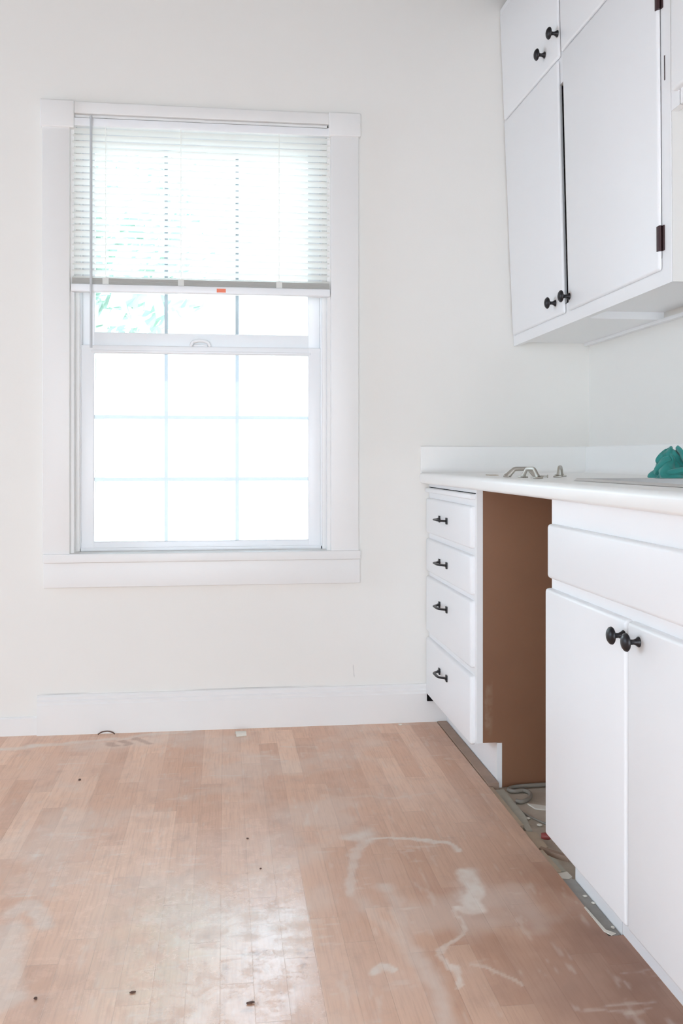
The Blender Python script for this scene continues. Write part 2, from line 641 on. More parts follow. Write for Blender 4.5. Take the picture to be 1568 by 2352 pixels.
rect(XL, GX0, YF - .1, D)
rect(GX0, XR, YF - .1, GY0)
rect(GX2, XR, GY0, BAY0)
quad((EDGE, BAY0, 0), (EDGE, BAY1, 0), (EDGE, BAY1, -.022), (EDGE, BAY0, -.022))
quad((EDGE, BAY0, 0), (EDGE, BAY0, -.022), (XR, BAY0, -.022), (XR, BAY0, 0))
me = bpy.data.meshes.new('floor')
me.from_pydata(V, [], F)
for nm, arr in (('residue', RES), ('finish', FIN), ('grime_shade', GR_SHADE)):
    at = me.attributes.new(nm, 'FLOAT', 'POINT')
    full = np.zeros(len(V), dtype=np.float32)
    full[:nx * ny] = arr.reshape(-1)
    at.data.foreach_set('value', full)
me.materials.append(M['floor'])
fl = bpy.data.objects.new('floor', me)
COL.objects.link(fl)
struct(fl)
bm = bmesh.new()
box(bm, XL - .1, XR + .1, YF - .1, D + .13, -.06, -.0222)
struct(obj('subfloor', bm, 'subfloor'))

# ---- baseboards
bm = bmesh.new()
prof = [(D, 0), (D - .019, 0), (D - .019, .108), (D - .016, .114), (D - .016, .121), (D - .012, .126), (D - .012, .136), (D - .008, .143), (D, .143)]
prism(bm, prof, 'x', -.672, .838)
struct(obj('baseboard_back', bm, 'trim'))
bm = bmesh.new()
prism(bm, [(D, 0), (D - .010, 0), (D - .010, .062), (D - .006, .066), (D, .066)], 'x', XL, -.674)
struct(obj('baseboard_left', bm, 'trim'))

# ------------------------------------------------------------------ window
win = bpy.data.objects.new('window_1', None)
COL.objects.link(win)
win.location = (-.08, D, OZ0)
struct(win)
# casing
obox('side_casing', (-.652, OX0, D - .025, D, .653, 2.197), 'trim', win, .002)
obox('side_casing', (OX1, .497, D - .025, D, .653, 2.205), 'trim', win, .002)
obox('head_casing', (-.540, .385, D - .022, D, OZ1 - .004, 2.290), 'trim', win, .002)
obox('corner_block', (-.659, -.540, D - .030, D, 2.194, 2.292), 'trim', win, .004)
obox('corner_block', (.385, .505, D - .030, D, 2.204, 2.292), 'trim', win, .004)
bm = bmesh.new()
box(bm, -.648, .505, D - .034, D, .622, .655, .004)
box(bm, OX0 + .001, OX1 - .001, D, D + .075, .622, .655)
obj('stool', bm, 'trim', win, True)
obox('apron', (-.648, .503, D - .022, D, .532, .622), 'trim', win, .002)
# jamb liner with two stops
bm = bmesh.new()
for s, x in ((1, OX0), (-1, OX1)):
    a, b = sorted((x, x + s * .012))
    box(bm, a, b, D - .004, D + .12, .655, OZ1)
    a, b = sorted((x, x + s * .026))
    box(bm, a, b, D + .040, D + .052, .655, OZ1, .002)
box(bm, OX0, OX1, D - .004, D + .12, OZ1 - .012, OZ1)
obj('jamb', bm, 'trim', win, True)
# vinyl frame
bm = bmesh.new()
for x0, x1 in ((-.545, -.527), (.362, .381)):
    box(bm, x0, x1, D + .055, D + .125, .655, OZ1 - .012, .002)
box(bm, -.545, .381, D + .055, D + .125, .655, .668, .002)
box(bm, -.545, .381, D + .055, D + .125, 2.205, OZ1 - .012, .002)
obj('frame', bm, 'vinyl', win, True)


def sash(name, y0, y1, x0, x1, z0, z1, gx0, gx1, gz0, gz1, vx, hz, bead):
    bm = bmesh.new()
    box(bm, x0, gx0, y0, y1, z0, z1, .003)
    box(bm, gx1, x1, y0, y1, z0, z1, .003)
    box(bm, gx0 - .004, gx1 + .004, y0, y1, z0, gz0, .003)
    box(bm, gx0 - .004, gx1 + .004, y0, y1, gz1, z1, .003)
    if bead:
        box(bm, gx0 - .01, gx1 + .01, y0 - .004, y0 + .004, gz1 + .003, gz1 + .012, .002)
    s = obj(name, bm, 'vinyl', win, True)
    yc = (y0 + y1) / 2
    bm = bmesh.new()
    box(bm, gx0 - .003, gx1 + .003, yc - .006, yc - .003, gz0 - .003, gz1 + .003)
    box(bm, gx0 - .003, gx1 + .003, yc + .009, yc + .012, gz0 - .003, gz1 + .003)
    g = obj('pane', bm, 'glass', s)
    bm = bmesh.new()
    for x in vx:
        box(bm, x - .0068, x + .0068, yc + .001, yc + .005, gz0, gz1)
    for z in hz:
        box(bm, gx0, gx1, yc + .0005, yc + .0055, z - .0068, z + .0068)
    obj('muntin_grid', bm, 'muntin', s)
    return s


lo = sash('lower_sash', D + .058, D + .088, -.527, .362, .660, 1.420, -.481, .315, .690, 1.390, (-.219, .046), (.921, 1.154), True)
up = sash('upper_sash', D + .090, D + .120, -.527, .362, 1.400, 2.215, -.483, .317, 1.472, 2.165, (-.221, .046), (), False)
bm = bmesh.new()
pts = [(-.128, D + .062, 1.421), (-.118, D + .060, 1.437), (-.092, D + .058, 1.442), (-.066, D + .060, 1.437), (-.056, D + .062, 1.421)]
tube(bm, pts, .006, 10, 6, up=(0, 1, 0))
box(bm, -.118, -.066, D + .062, D + .086, 1.420, 1.428, .002)
obj('sash_lock', bm, 'vinyl', win, True)

# ------------------------------------------------------------------ blind
bl = thing('window_blind', 'white mini blind pulled halfway down over the upper window sash', 'blind', (-.08, D - .02, 1.60))
BX0, BX1 = -.551, .390
bm = bmesh.new()
box(bm, BX0, BX1, D - .020, D + .004, 2.204, 2.233, .002)
box(bm, BX0 + .015, BX1 - .015, D + .0035, D + .014, 2.206, 2.2395, .001)
obj('headrail', bm, 'vinyl', bl, True)
bm = bmesh.new()
n = 24
th = math.radians(-31)
for i in range(n):
    z = 2.190 - i * .0233
    cx, cz = math.cos(th) * .0125, math.sin(th) * .0125
    row = []
    for k in range(5):
        f = k / 4 * 2 - 1
        crown = (1 - f * f) * .0022
        row.append((D - .004 + f * cx - crown * math.sin(th), z + f * cz + crown * math.cos(th)))
    a = [bm.verts.new((BX0 + .002, p[0], p[1])) for p in row]
    b = [bm.verts.new((BX1 - .002, p[0], p[1])) for p in row]
    for k in range(4):
        bm.faces.new((a[k], b[k], b[k + 1], a[k + 1]))
obj('slats', bm, 'slat', bl, True)
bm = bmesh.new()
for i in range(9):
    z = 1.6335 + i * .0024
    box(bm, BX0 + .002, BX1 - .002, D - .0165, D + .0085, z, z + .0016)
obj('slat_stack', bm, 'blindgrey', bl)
bm = bmesh.new()
box(bm, BX0 - .003, BX1 + .001, D - .022, D + .010, 1.604, 1.6325, .005)
rail = obj('bottom_rail', bm, 'vinyl', bl, True)
obox('sticker', (-.030, .003, D - .0226, D - .0219, 1.6105, 1.6245), 'orange', rail, label='orange warning sticker')
for x in (-.43, -.16, .20):
    bm = bmesh.new()
    box(bm, x - .0012, x + .0012, D - .0175, D - .0168, 1.632, 2.206)
    box(bm, x - .0012, x + .0012, D + .0090, D + .0097, 1.632, 2.206)
    box(bm, x - .011, x + .011, D - .0178, D + .0099, 1.6325, 1.6332)
    box(bm, x - .011, x + .011, D - .0180, D - .0172, 1.6325, 1.656)
    obj('ladder_cord', bm, 'slat', bl)
bm = bmesh.new()
lathe(bm, [(0, 0), (0, .0048), (.826, .0048), (.828, 0)], (-.478, D - .042, 1.398), (0, 0, 1), 8)
lathe(bm, [(0, .003), (.012, .006), (.02, .003)], (-.478, D - .042, 2.215), (0, 0, 1), 8)
box(bm, -.480, -.476, D - .042, D - .02, 2.222, 2.226)
obj('tilt_wand', bm, 'wand', bl, True)

# ------------------------------------------------------------------ hardware makers
KNOB = [(0, .0), (0, .0098), (.0018, .0098), (.006, .0066), (.011, .0048), (.017, .0052), (.0205, .0095),
        (.0225, .0155), (.0245, .0172), (.0275, .0165), (.031, .0125), (.0335, .006), (.0342, 0)]


def knob(parent, x, y, z, scale=1.0, warp=None):
    bm = bmesh.new()
    lathe(bm, [(d * scale, r * scale) for d, r in KNOB], (x, y, z), (-1, 0, 0), 32)
    return obj('knob', bm, 'black', parent, True, warp)


def pull_mesh(bm, half=.054, rise=.027, k=1.0):
    """arched pull with flared feet; stands on z=0, runs along y"""
    pts = [(0, -half, .001), (0, -half + .004, .006), (0, -half + .016, rise * .74), (0, -half * .45, rise * .97), (0, 0, rise),
           (0, half * .45, rise * .97), (0, half - .016, rise * .74), (0, half - .004, .006), (0, half, .001)]

    def r(t):
        e = abs(t - .5) * 2
        return ((.0058 + .0056 * e ** 2.0) * k, (.0034 + .003 * e ** 5) * k)
    tube(bm, pts, r, 12, 6, up=(1, 0, 0.001))
    # rotate the profile so its wide side lies across the arch
    for s in (-1, 1):
        box(bm, -.0115 * k, .0115 * k, s * half - .009, s * half + .009, 0, .0045, .0015)


def face_pull(parent, x, y, z):
    bm = bmesh.new()
    pull_mesh(bm)
    R = Matrix(((0, 0, -1), (0, 1, 0), (1, 0, 0)))
    for v in bm.verts:
        v.co = R @ v.co + Vector((x, y, z))
    return obj('drawer_pull', bm, 'black', parent, True)


# ------------------------------------------------------------------ drawer base cabinet
FX, FR = .757, .772            # drawer faces, face frame
DY0, DY1 = 2.800, D - .002
dc = thing('drawer_cabinet', 'white four drawer base cabinet beside the open dishwasher bay', 'cabinet', (1.08, 3.14, 0))
bm = bmesh.new()
box(bm, FR, FR + .019, DY0, DY0 + .045, .118, .903)
box(bm, FR, FR + .019, DY1 - .02, DY1, .118, .903)
for z0, z1 in ((.118, .135), (.30, .37), (.535, .60), (.68, .74), (.83, .903)):
    box(bm, FR, FR + .019, DY0 + .045, DY1 - .02, z0, z1)
obj('face_frame', bm, 'cab', dc)
for z0, z1, zp in ((.718, .850, .784), (.573, .697, .631), (.346, .555, .479), (.106, .322, .243)):
    bm = bmesh.new()
    slab(bm, FX, FX + .019 - .004, 2.824, 3.468, z0, z1, .0085, 4)
    d = obj('drawer', bm, 'cab', dc, True)
    face_pull(d, FX, 3.182, zp)
bm = bmesh.new()
slab(bm, FX - .003, FX + .019 - .004, 2.816, 3.468, .8715, .8885, .004, 3)
obj('pull_out_board', bm, 'cab', dc, True, label='thin white pull-out board above the drawers')
obox('board_slot', (FR - .0006, FR + .002, 2.810, 3.468, .889, .8915), 'dark', dc, label='dark slot over the board')
bm = bmesh.new()
prism(bm, [(FR + .019, .118), (.842, .118), (.842, -.021), (1.395, -.021), (1.395, .903), (FR + .019, .903)], 'y', DY0 + .004, DY0 + .016)
obj('side_panel', bm, 'brown', dc, label='bare brown hardboard side panel')
bm = bmesh.new()
box(bm, .836, .852, DY0, D - .021, -.021, .117)
obj('toe_kick', bm, 'cab', dc)
obox('gap_shade_block', (FX + .002, FR + .02, DY1 - .028, DY1, .082, .1175), 'dark', dc, label='dark block standing for the shaded gap under the lowest drawer')  # added block: the dark gap at the wall painted near-black
obox('bottom_panel', (FR + .019, 1.39, DY0 + .017, DY1, .118, .132), 'cab', dc)

# ------------------------------------------------------------------ sink base cabinet
SY1, SY0 = 2.135, 1.235
sc = thing('sink_cabinet', 'white sink base cabinet with two doors and false drawer front', 'cabinet', (1.08, 1.69, 0))
bm = bmesh.new()
box(bm, FR, FR + .019, SY1 - .03, SY1, .103, .903)
box(bm, FR, FR + .019, SY0, SY0 + .03, .103, .903)
for z0, z1 in ((.103, .13), (.67, .74), (.82, .903)):
    box(bm, FR, FR + .019, SY0 + .03, SY1 - .03, z0, z1)
obj('face_frame', bm, 'cab', sc)
bm = bmesh.new()
slab(bm, FX, FR, SY0 + .006, 2.128, .7165, .845, .0085, 5)
obj('false_drawer_front', bm, 'cab', sc, True)
for y0, y1, ky in ((1.692, 2.143, 1.700), (SY0 + .004, 1.686, 1.634)):
    bm = bmesh.new()
    slab(bm, FX, FR, y0, y1, .104, .6915, .0085, 5)
    d = obj('door', bm, 'cab', sc, True)
    knob(d, FX + .0004, ky, .661)
bm = bmesh.new()
prism(bm, [(FR + .019, .103), (.830, .103), (.830, -.021), (1.395, -.021), (1.395, .903), (FR + .019, .903)], 'y', SY1 - .016, SY1)
obj('side_panel', bm, 'cab', sc)
obox('side_panel', (FR + .019, 1.395, SY0, SY0 + .016, .0005, .903), 'cab', sc)
obox('toe_kick', (.829, .843, SY0 + .016, 1.866, .0005, .103), 'cab', sc)
obox('toe_kick', (.829, .843, 1.868, SY1 - .016, -.0215, .103), 'cab', sc)
obox('bottom_panel', (FR + .019, 1.395, SY0 + .016, SY1 - .016, .104, .118), 'cab', sc)

# ------------------------------------------------------------------ countertop
CT = .945
ct = thing('countertop', 'white laminate countertop with low backsplash over the base cabinets', 'countertop', (1.08, 2.3, .904))
SKX0, SKX1, SKY0, SKY1 = .875, 1.285, 1.36, 2.185       # cut-out for the sink
CY0, CY1 = 1.222, D - .0005
nose = []
cx = .735
for k in range(7):
    a = math.radians(90 + 15 * k)
    nose.append((cx + .014 + .014 * math.cos(a), CT - .014 + .014 * math.sin(a)))
for k in range(1, 6):
    a = math.radians(180 + 15 * k)
    nose.append((cx + .010 + .010 * math.cos(a), .905 + .010 + .010 * math.sin(a)))
bm = bmesh.new()
prism(bm, [(SKX0, CT)] + nose + [(SKX0, .905)], 'y', CY0, CY1)
box(bm, SKX0, SKX1, CY0, SKY0, .905, CT)
box(bm, SKX0, SKX1, SKY1, CY1, .905, CT)
box(bm, SKX1, XR - .0005, CY0, CY1, .905, CT)
obj('worktop', bm, 'laminate', ct, True)


def splash(bm, axis, a, b, w, s):
    """backsplash with a coved foot; w = wall plane"""
    pr = [(w, CT), (w + s * .040, CT)]
    for k in range(1, 6):
        t = math.radians(90 * k / 5)
        pr.append((w + s * (.040 - .020 * math.sin(t)), CT + .020 * (1 - math.cos(t))))
    pr += [(w + s * .020, 1.043), (w + s * .017, 1.046), (w, 1.046)]
    prism(bm, pr, axis, a, b)


bm = bmesh.new()
splash(bm, 'x', .737, XR - .0006, CY1, -1)
obj('backsplash', bm, 'laminate', ct, True)
bm = bmesh.new()
for_y = []
splash(bm, 'y', CY0, CY1 - .02, XR - .0005, -1)
obj('backsplash', bm, 'laminate', ct, True)

# ------------------------------------------------------------------ sink
sk = thing('kitchen_sink', 'stainless steel drop-in sink with a thin rim set in the countertop', 'sink', (1.08, 1.78, CT))


def rrect(x0, x1, y0, y1, r, n=6):
    out = []
    for cx_, cy_, a0 in ((x1 - r, y1 - r, 0), (x0 + r, y1 - r, 90), (x0 + r, y0 + r, 180), (x1 - r, y0 + r, 270)):
        for k in range(n + 1):
            a = math.radians(a0 + 90 * k / n)
            out.append((cx_ + r * math.cos(a), cy_ + r * math.sin(a)))
    return out


def loops(bm, L):
    R = [[bm.verts.new(p) for p in l] for l in L]
    for A, B in zip(R, R[1:]):
        n = len(A)
        for k in range(n):
            bm.faces.new((A[k], A[(k + 1) % n], B[(k + 1) % n], B[k]))
    return R


bm = bmesh.new()
o1 = rrect(.846, 1.312, 1.335, 2.212, .03)
o2 = rrect(.852, 1.306, 1.341, 2.206, .028)
o3 = rrect(.880, 1.278, 1.368, 2.178, .03)
loops(bm, [[(x, y, CT + .0006) for x, y in o1], [(x, y, CT + .006) for x, y in o2], [(x, y, CT + .0045) for x, y in o3],
           [(x, y, CT - .012) for x, y in o3]])
obj('rim', bm, 'steel', sk, True)
bm = bmesh.new()
R = loops(bm, [[(x, y, CT - .011) for x, y in rrect(.8805, 1.2775, 1.3685, 2.1775, .03)],
               [(x, y, .80) for x, y in rrect(.89, 1.268, 1.378, 2.168, .04)],
               [(x, y, .785) for x, y in rrect(.91, 1.248, 1.398, 2.148, .04)]])
bm.faces.new(R[-1])
obj('basin', bm, 'steel', sk, True)

# ------------------------------------------------------------------ wall cabinets
UX = 1.071


def lens_shear(co_):
    """shear the tall wall cabinet to imitate lens curvature, growing towards the window end"""
    k = .006 + .036 * min(1, max(0, (co_.y - 2.15) / 1.3))
    if co_.x < 1.38:
        co_.x -= (co_.z - 1.98) * k
    return co_


FRU = UX + .010
uc = thing('wall_cabinet', 'tall white wall cabinet with four doors hung near the ceiling', 'cabinet', (1.24, 2.8, 1.43))
UY0, UY1, UZ0, UZ1 = 2.158, D - .002, 1.432, 2.722
bm = bmesh.new()
for y0, y1 in ((UY0, UY0 + .05), (UY1 - .03, UY1)):
    box(bm, FRU, FRU + .019, y0, y1, UZ0, UZ1)
box(bm, FRU, FRU + .019, 2.835, 2.905, 2.208, 2.33)
box(bm, FRU, FRU + .019, 2.835, 2.905, 2.33, UZ1)
box(bm, FRU, FRU + .019, 2.835, 2.905, UZ0, 1.50)
for z0, z1 in ((UZ0, 1.50), (2.25, 2.33), (2.68, UZ1)):
    for y0, y1 in ((UY0 + .05, 2.835), (2.905, UY1 - .03)):
        box(bm, FRU, FRU + .019, y0, y1, z0, z1)
obj('face_frame', bm, 'cab', uc, warp=lens_shear)


def upper_door(y0, y1, z0, z1, ky, kz):
    bm = bmesh.new()
    slab(bm, UX, FRU - .0022, y0, y1, z0, z1, .0072, 5)
    box(bm, FRU - .0023, FRU + .008, y0 + .012, y1 - .012, z0 + .034, z1 - .034)
    d = obj('door', bm, 'cab', uc, True, warp=lens_shear)
    knob(d, UX + .0004, ky, kz, 1.12, warp=lens_shear)
    return d


d1 = upper_door(2.893, 3.455, 1.470, 2.2855, 2.965, 1.513)
d2 = upper_door(2.2075, 2.850, 1.470, 2.2930, 2.836, 1.513)
d3 = upper_door(2.880, 3.455, 2.2905, 2.692, 3.000, 2.347)
d4 = upper_door(2.2075, 2.862, 2.2985, 2.692, 2.884, 2.366)


def hinge(parent, z0, z1):
    bm = bmesh.new()
    box(bm, UX - .0018, UX + .003, 2.2045, 2.2165, z0, z1, .001)      # leaf wrapped on the door edge
    box(bm, FRU - .0035, FRU - .0002, 2.1930, 2.2040, z0, z1, .001)      # leaf on the stile
    lathe(bm, [(0, 0), (0, .0042), (z1 - z0, .0042), (z1 - z0, 0)], (UX + .0025, 2.2035, z0), (0, 0, 1), 10)
    obj('hinge', bm, 'hinge', parent, True, warp=lens_shear, label='dark copper surface hinge')


hinge(d2, 1.517, 1.580)
hinge(d2, 2.120, 2.183)
obox('gap_shade', (FRU + .0195, FRU + .040, 2.84, 2.90, 1.491, 2.70), 'dark', uc, warp=lens_shear, label='dark strip painted as the shade in the gap between the lower doors')  # added near-black strip: shade inside the cabinet painted as a colour
obox('end_panel', (FRU + .0012, XR - .001, UY0 - .004, UY0 - .0002, UZ0, UZ1), 'endpanel', uc, warp=lens_shear)
obox('hinge_edge', (FRU - .0012, FRU - .0001, 2.1855, 2.1895, 1.937, 1.998), 'hinge', uc, warp=lens_shear, label='thin dark hinge edge on the right stile')
obox('top_panel', (FRU + .019, XR - .001, UY0 + .016, UY1, UZ1 - .016, UZ1), 'cab', uc, warp=lens_shear)
bm = bmesh.new()
box(bm, FRU + .019, XR - .001, 2.850, UY1, 1.447, 1.490)
box(bm, FRU + .019, XR - .001, UY0 + .016, 2.850, 1.4705, 1.490)
obj('bottom_panel', bm, 'cab', uc, warp=lens_shear)
obox('mounting_cleat', (XR - .020, XR - .001, UY0 + .016, UY1, 1.4365, 1.4468), 'cab', uc)

# short cabinet over the sink
sh = thing('wall_cabinet', 'short white wall cabinet over the sink, cut off by the right edge', 'cabinet', (1.24, 1.7, 1.85))
bm = bmesh.new()
for y0, y1 in ((2.108, 2.1535), (1.30, 1.34)):
    box(bm, FRU, FRU + .019, y0, y1, 1.848, UZ1)
for z0, z1 in ((1.848, 1.90), (2.66, UZ1)):
    box(bm, FRU, FRU + .019, 1.34, 2.110, z0, z1)
obj('face_frame', bm, 'cab', sh)
bm = bmesh.new()
slab(bm, UX - .006, FRU - .0005, 1.33, 2.128, 1.884, 2.69, .008, 5)
d5 = obj('door', bm, 'cab', sh, True)
obox('bottom_panel', (FRU + .019, XR - .001, 1.30, 2.1535, 1.870, 1.886), 'cab', sh)
obox('mounting_cleat', (XR - .020, XR - .001, 1.30, 2.1535, 1.850, 1.869), 'cab', sh)
obox('end_panel', (FRU + .019, XR - .001, 1.30, 1.316, 1.887, UZ1), 'cab', sh)

# ------------------------------------------------------------------ things on the counter


def loose_pull(label, x, y, rot, flip=False, k=1.0):
    bm = bmesh.new()
    pull_mesh(bm, .050 * k, .028 * k, 1.0)
    if flip:                                            # lying on its side
        R = Matrix.Rotation(math.radians(90), 3, 'Y')
        for v in bm.verts:
            v.co = R @ v.co
        zmin = min(v.co.z for v in bm.verts)
        for v in bm.verts:
            v.co.z -= zmin
    o = obj('cabinet_pull', bm, 'nickel', None, True)
    o.location = (x, y, CT + .0004)
    o.rotation_euler = (0, 0, rot)
    return tag(o, label, 'handle', 'loose cabinet pulls on the countertop')


loose_pull('nickel arched cabinet pull standing broadside on counter, leftmost of the loose handles', .850, 2.60, math.radians(58), k=.86)
loose_pull('nickel cabinet pull standing end-on in front of another pull on the counter', .832, 2.47, math.radians(8), k=.9)
loose_pull('nickel cabinet pull standing end-on beside the loose screws on the counter', .972, 2.62, math.radians(-28))


def screw(label, x, y, rot):
    bm = bmesh.new()
    lathe(bm, [(0, 0), (0, .0042), (.0025, .0046), (.003, .0022), (.021, .0020), (.025, 0)], (0, 0, .0046), (1, 0, 0), 12)
    o = obj('screw', bm, 'nickel', None, True)
    o.location = (x, y, CT + .0002)
    o.rotation_euler = (0, 0, rot)
    return tag(o, label, 'screw', 'screws by the loose pulls')


screw('small screw lying between the two groups of loose cabinet pulls', .893, 2.50, 2.9)
screw('small screw lying against the foot of the rightmost loose pull', .945, 2.585, .5)
bm = bmesh.new()
prism(bm, [(-.016, -.03), (.012, -.034), (.018, .02), (-.010, .036)], 'z', 0, .0022)
o = obj('laminate_chip', bm, 'lath')
o.location = (.846, 2.89, CT + .0002)
tag(o, 'thin beige chip lying on the counter left of the loose pulls', 'chip')


def rag():
    """crumpled microfibre cloth: a lumpy core and folded flaps in one sheet-like mesh"""
    bm = bmesh.new()
    # core
    N, K = 60, 30
    rings = []
    for j in range(K):
        t = j / (K - 1)
        z = .086 * t ** .9
        r = .056 * (1 - t) ** .62 + .006
        ring = []
        for i in range(N):
            a = 2 * math.pi * i / N
            f = 1 + .17 * math.sin(3 * a + 4.0 * t) + .12 * math.sin(5 * a - 7 * t + 1) + .07 * math.sin(9 * a + 11 * t) + .05 * math.sin(14 * a - 6 * t)
            ring.append(bm.verts.new((r * f * math.cos(a) - .014 * t - .004, r * f * math.sin(a) + .012 * t * math.sin(6 * t), max(0, z + .004 * math.sin(7 * a + 9 * t) * t))))
        rings.append(ring)
    for A, B in zip(rings, rings[1:]):
        for i in range(N):
            bm.faces.new((A[i], A[(i + 1) % N], B[(i + 1) % N], B[i]))
    bm.faces.new(rings[0][::-1])
    bm.faces.new(rings[-1])

    def flap(pts, w, th=.006, tw=0.0):
        path = catmull(pts, 8)
        n = len(path)
        prev = None
        ringz = []
        for i, p in enumerate(path):
            tg = (path[min(i + 1, n - 1)] - path[max(i - 1, 0)]).normalized()
            s = tg.cross(Vector((math.sin(tw), math.cos(tw), .35))).normalized()
            u = s.cross(tg)
            t = i / (n - 1)
            ww = w * (.65 + .5 * math.sin(math.pi * min(1, t * 1.1 + .05)))
            ring = []
            for k in range(14):
                a = 2 * math.pi * k / 14
                rip = 1 + .18 * math.sin(3 * a + 9 * t)
                ring.append(bm.verts.new(p + s * math.cos(a) * ww * rip + u * math.sin(a) * th * (1 + .5 * math.cos(a * 2 + 6 * t))))
            ringz.append(ring)
        for A, B in zip(ringz, ringz[1:]):
            for k in range(14):
                bm.faces.new((A[k], A[(k + 1) % 14], B[(k + 1) % 14], B[k]))
        bm.faces.new(ringz[0][::-1])
        bm.faces.new(ringz[-1])
    # peak at the upper left, big flap over the top falling to the right, roll along the foot
    flap([(-.030, -.022, .016), (-.024, -.024, .050), (-.016, -.016, .080), (-.014, -.006, .090)], .013, .008, .3)
    flap([(.002, -.018, .088), (.016, -.030, .074), (.028, -.036, .054), (.050, -.036, .042), (.078, -.030, .046)], .018, .007, 1.2)
    flap([(-.044, -.040, .010), (-.010, -.050, .016), (.026, -.050, .026), (.056, -.046, .040), (.090, -.034, .044)], .012, .010, .6)
    flap([(-.052, -.024, .012), (-.044, -.030, .030), (-.030, -.036, .052), (-.016, -.034, .062)], .012, .010, .1)
    flap([(.040, .0, .012), (.072, -.006, .026), (.098, -.012, .030)], .022, .012, .9)
    for v in bm.verts:
        if v.co.z < .0006:
            v.co.z = .0006
    o = obj('cleaning_cloth', bm, 'cloth', None, True)
    md = o.modifiers.new('soften', 'SUBSURF')
    md.levels = md.render_levels = 1
    o.scale = (.9, .9, .9)
    o.location = (1.172, 2.312, CT + .0006)
    o.rotation_euler = (0, 0, -.45)
    return tag(o, 'crumpled teal cleaning cloth on the counter behind the sink edge', 'cloth')


rag()

# ------------------------------------------------------------------ dishwasher bay and floor litter
bm = bmesh.new()
box(bm, EDGE + .003, .834, 2.772, 3.455, .0002, .0035, .0012)
box(bm, EDGE + .003, .834, 2.772, 3.455, -.0215, .0002)
o = obj('floor_board', bm, 'board', None)
tag(o, 'worn brown floor board lying along the toe kick of the drawer cabinet', 'board')

SZ = -.0218
bm = bmesh.new()
tube(bm, [(1.10, 2.77, SZ + .012), (.995, 2.785, SZ + .009), (.933, 2.787, SZ + .008), (.880, 2.782, SZ + .0065), (.862, 2.762, SZ + .0065), (.874, 2.748, SZ + .0065),
          (.905, 2.752, SZ + .0065), (.917, 2.725, SZ + .0065), (.900, 2.685, SZ + .0065), (.872, 2.662, SZ + .0065), (.856, 2.672, SZ + .0065)], .0062, 12, 10)
o = obj('drain_hose', bm, 'hose', None, True)
tag(o, 'grey flexible hose curled on the bare floor of the dishwasher bay', 'hose')
bm = bmesh.new()
tube(bm, [(.852, 2.668, SZ + .003), (.846, 2.63, SZ + .003), (.852, 2.58, SZ + .003), (.883, 2.51, SZ + .003), (.93, 2.44, SZ + .003)], .0028, 8, 8)
o = obj('cable', bm, 'hose', None, True)
tag(o, 'thin grey cable running forward from the hose in the dishwasher bay', 'cable')


def piece(name, label, cat, m, pts, z, h, group=None, bend=0.0):
    cx_ = sum(p[0] for p in pts) / len(pts)
    cy_ = sum(p[1] for p in pts) / len(pts)
    bm = bmesh.new()
    prism(bm, [(x - cx_, y - cy_) for x, y in pts], 'z', 0, h)
    o = obj(name, bm, m)
    o.location = (cx_, cy_, z)
    return tag(o, label, cat, group)


piece('wood_lath', 'pale wood lath along the broken floor edge in front of the bay', 'lath', 'lath',
      [(.798, 2.765), (.812, 2.765), (.812, 2.47), (.798, 2.46)], SZ, .0165)
piece('underlay_strip', 'grey green underlay strip beside the pale lath in the dishwasher bay', 'strip', 'underlay',
      [(.814, 2.765), (.846, 2.765), (.846, 2.56), (.830, 2.45), (.814, 2.45)], SZ, .008)
piece('underlay_strip', 'dusty tan underlay strip below the pale lath, left of the red scrap', 'strip', 'lath',
      [(.798, 2.448), (.836, 2.43), (.834, 2.335), (.799, 2.32)], SZ, .010)
piece('wood_offcut', 'dark edged wood offcut pointing under the sink cabinet doors', 'offcut', 'board',
      [(.806, 2.325), (.815, 2.335), (.868, 2.275), (.862, 2.262)], SZ, .013)
piece('wood_offcut', 'pale wood offcut with a square dark end by the toe kick', 'offcut', 'lath',
      [(.7975, 2.30), (.808, 2.305), (.812, 2.18), (.7975, 2.175)], SZ, .018)
piece('mortar_patch', 'grey mortar patch between the pale offcut and the toe kick', 'mortar', 'underlay',
      [(.811, 2.290), (.8275, 2.26), (.8275, 2.185), (.8135, 2.19)], SZ, .012)
piece('mortar_patch', 'crumbled tan mortar lump at the far end of the grey strip', 'mortar', 'chip',
      [(.7975, 2.172), (.826, 2.178), (.828, 2.150), (.815, 2.138), (.7975, 2.146)], SZ, .016)
piece('mortar_strip', 'dark grey mortar strip along the toe kick under the sink cabinet', 'mortar', 'chipgrey',
      [(.7975, 2.140), (.827, 2.132), (.8275, 1.872), (.7975, 1.866)], SZ, .0175)
piece('edge_sliver', 'white paint sliver along the near edge of the grey mortar strip', 'sliver', 'chip',
      [(.792, 1.985), (.796, 1.987), (.800, 1.885), (.815, 1.868), (.803, 1.862), (.793, 1.880)], .0004, .0016)
bm = bmesh.new()
lathe(bm, [(0, 0), (0, .007), (.008, .009), (.020, .009), (.026, .006), (.030, 0)], (0, 0, .0092), (1, 0, 0), 14)
o = obj('plastic_cap', bm, 'red', None, True)
o.location = (.833, 2.385, SZ + .0102)
o.rotation_euler = (0, 0, -.35)
tag(o, 'small dark red plastic cap by the corner of the sink cabinet', 'cap')

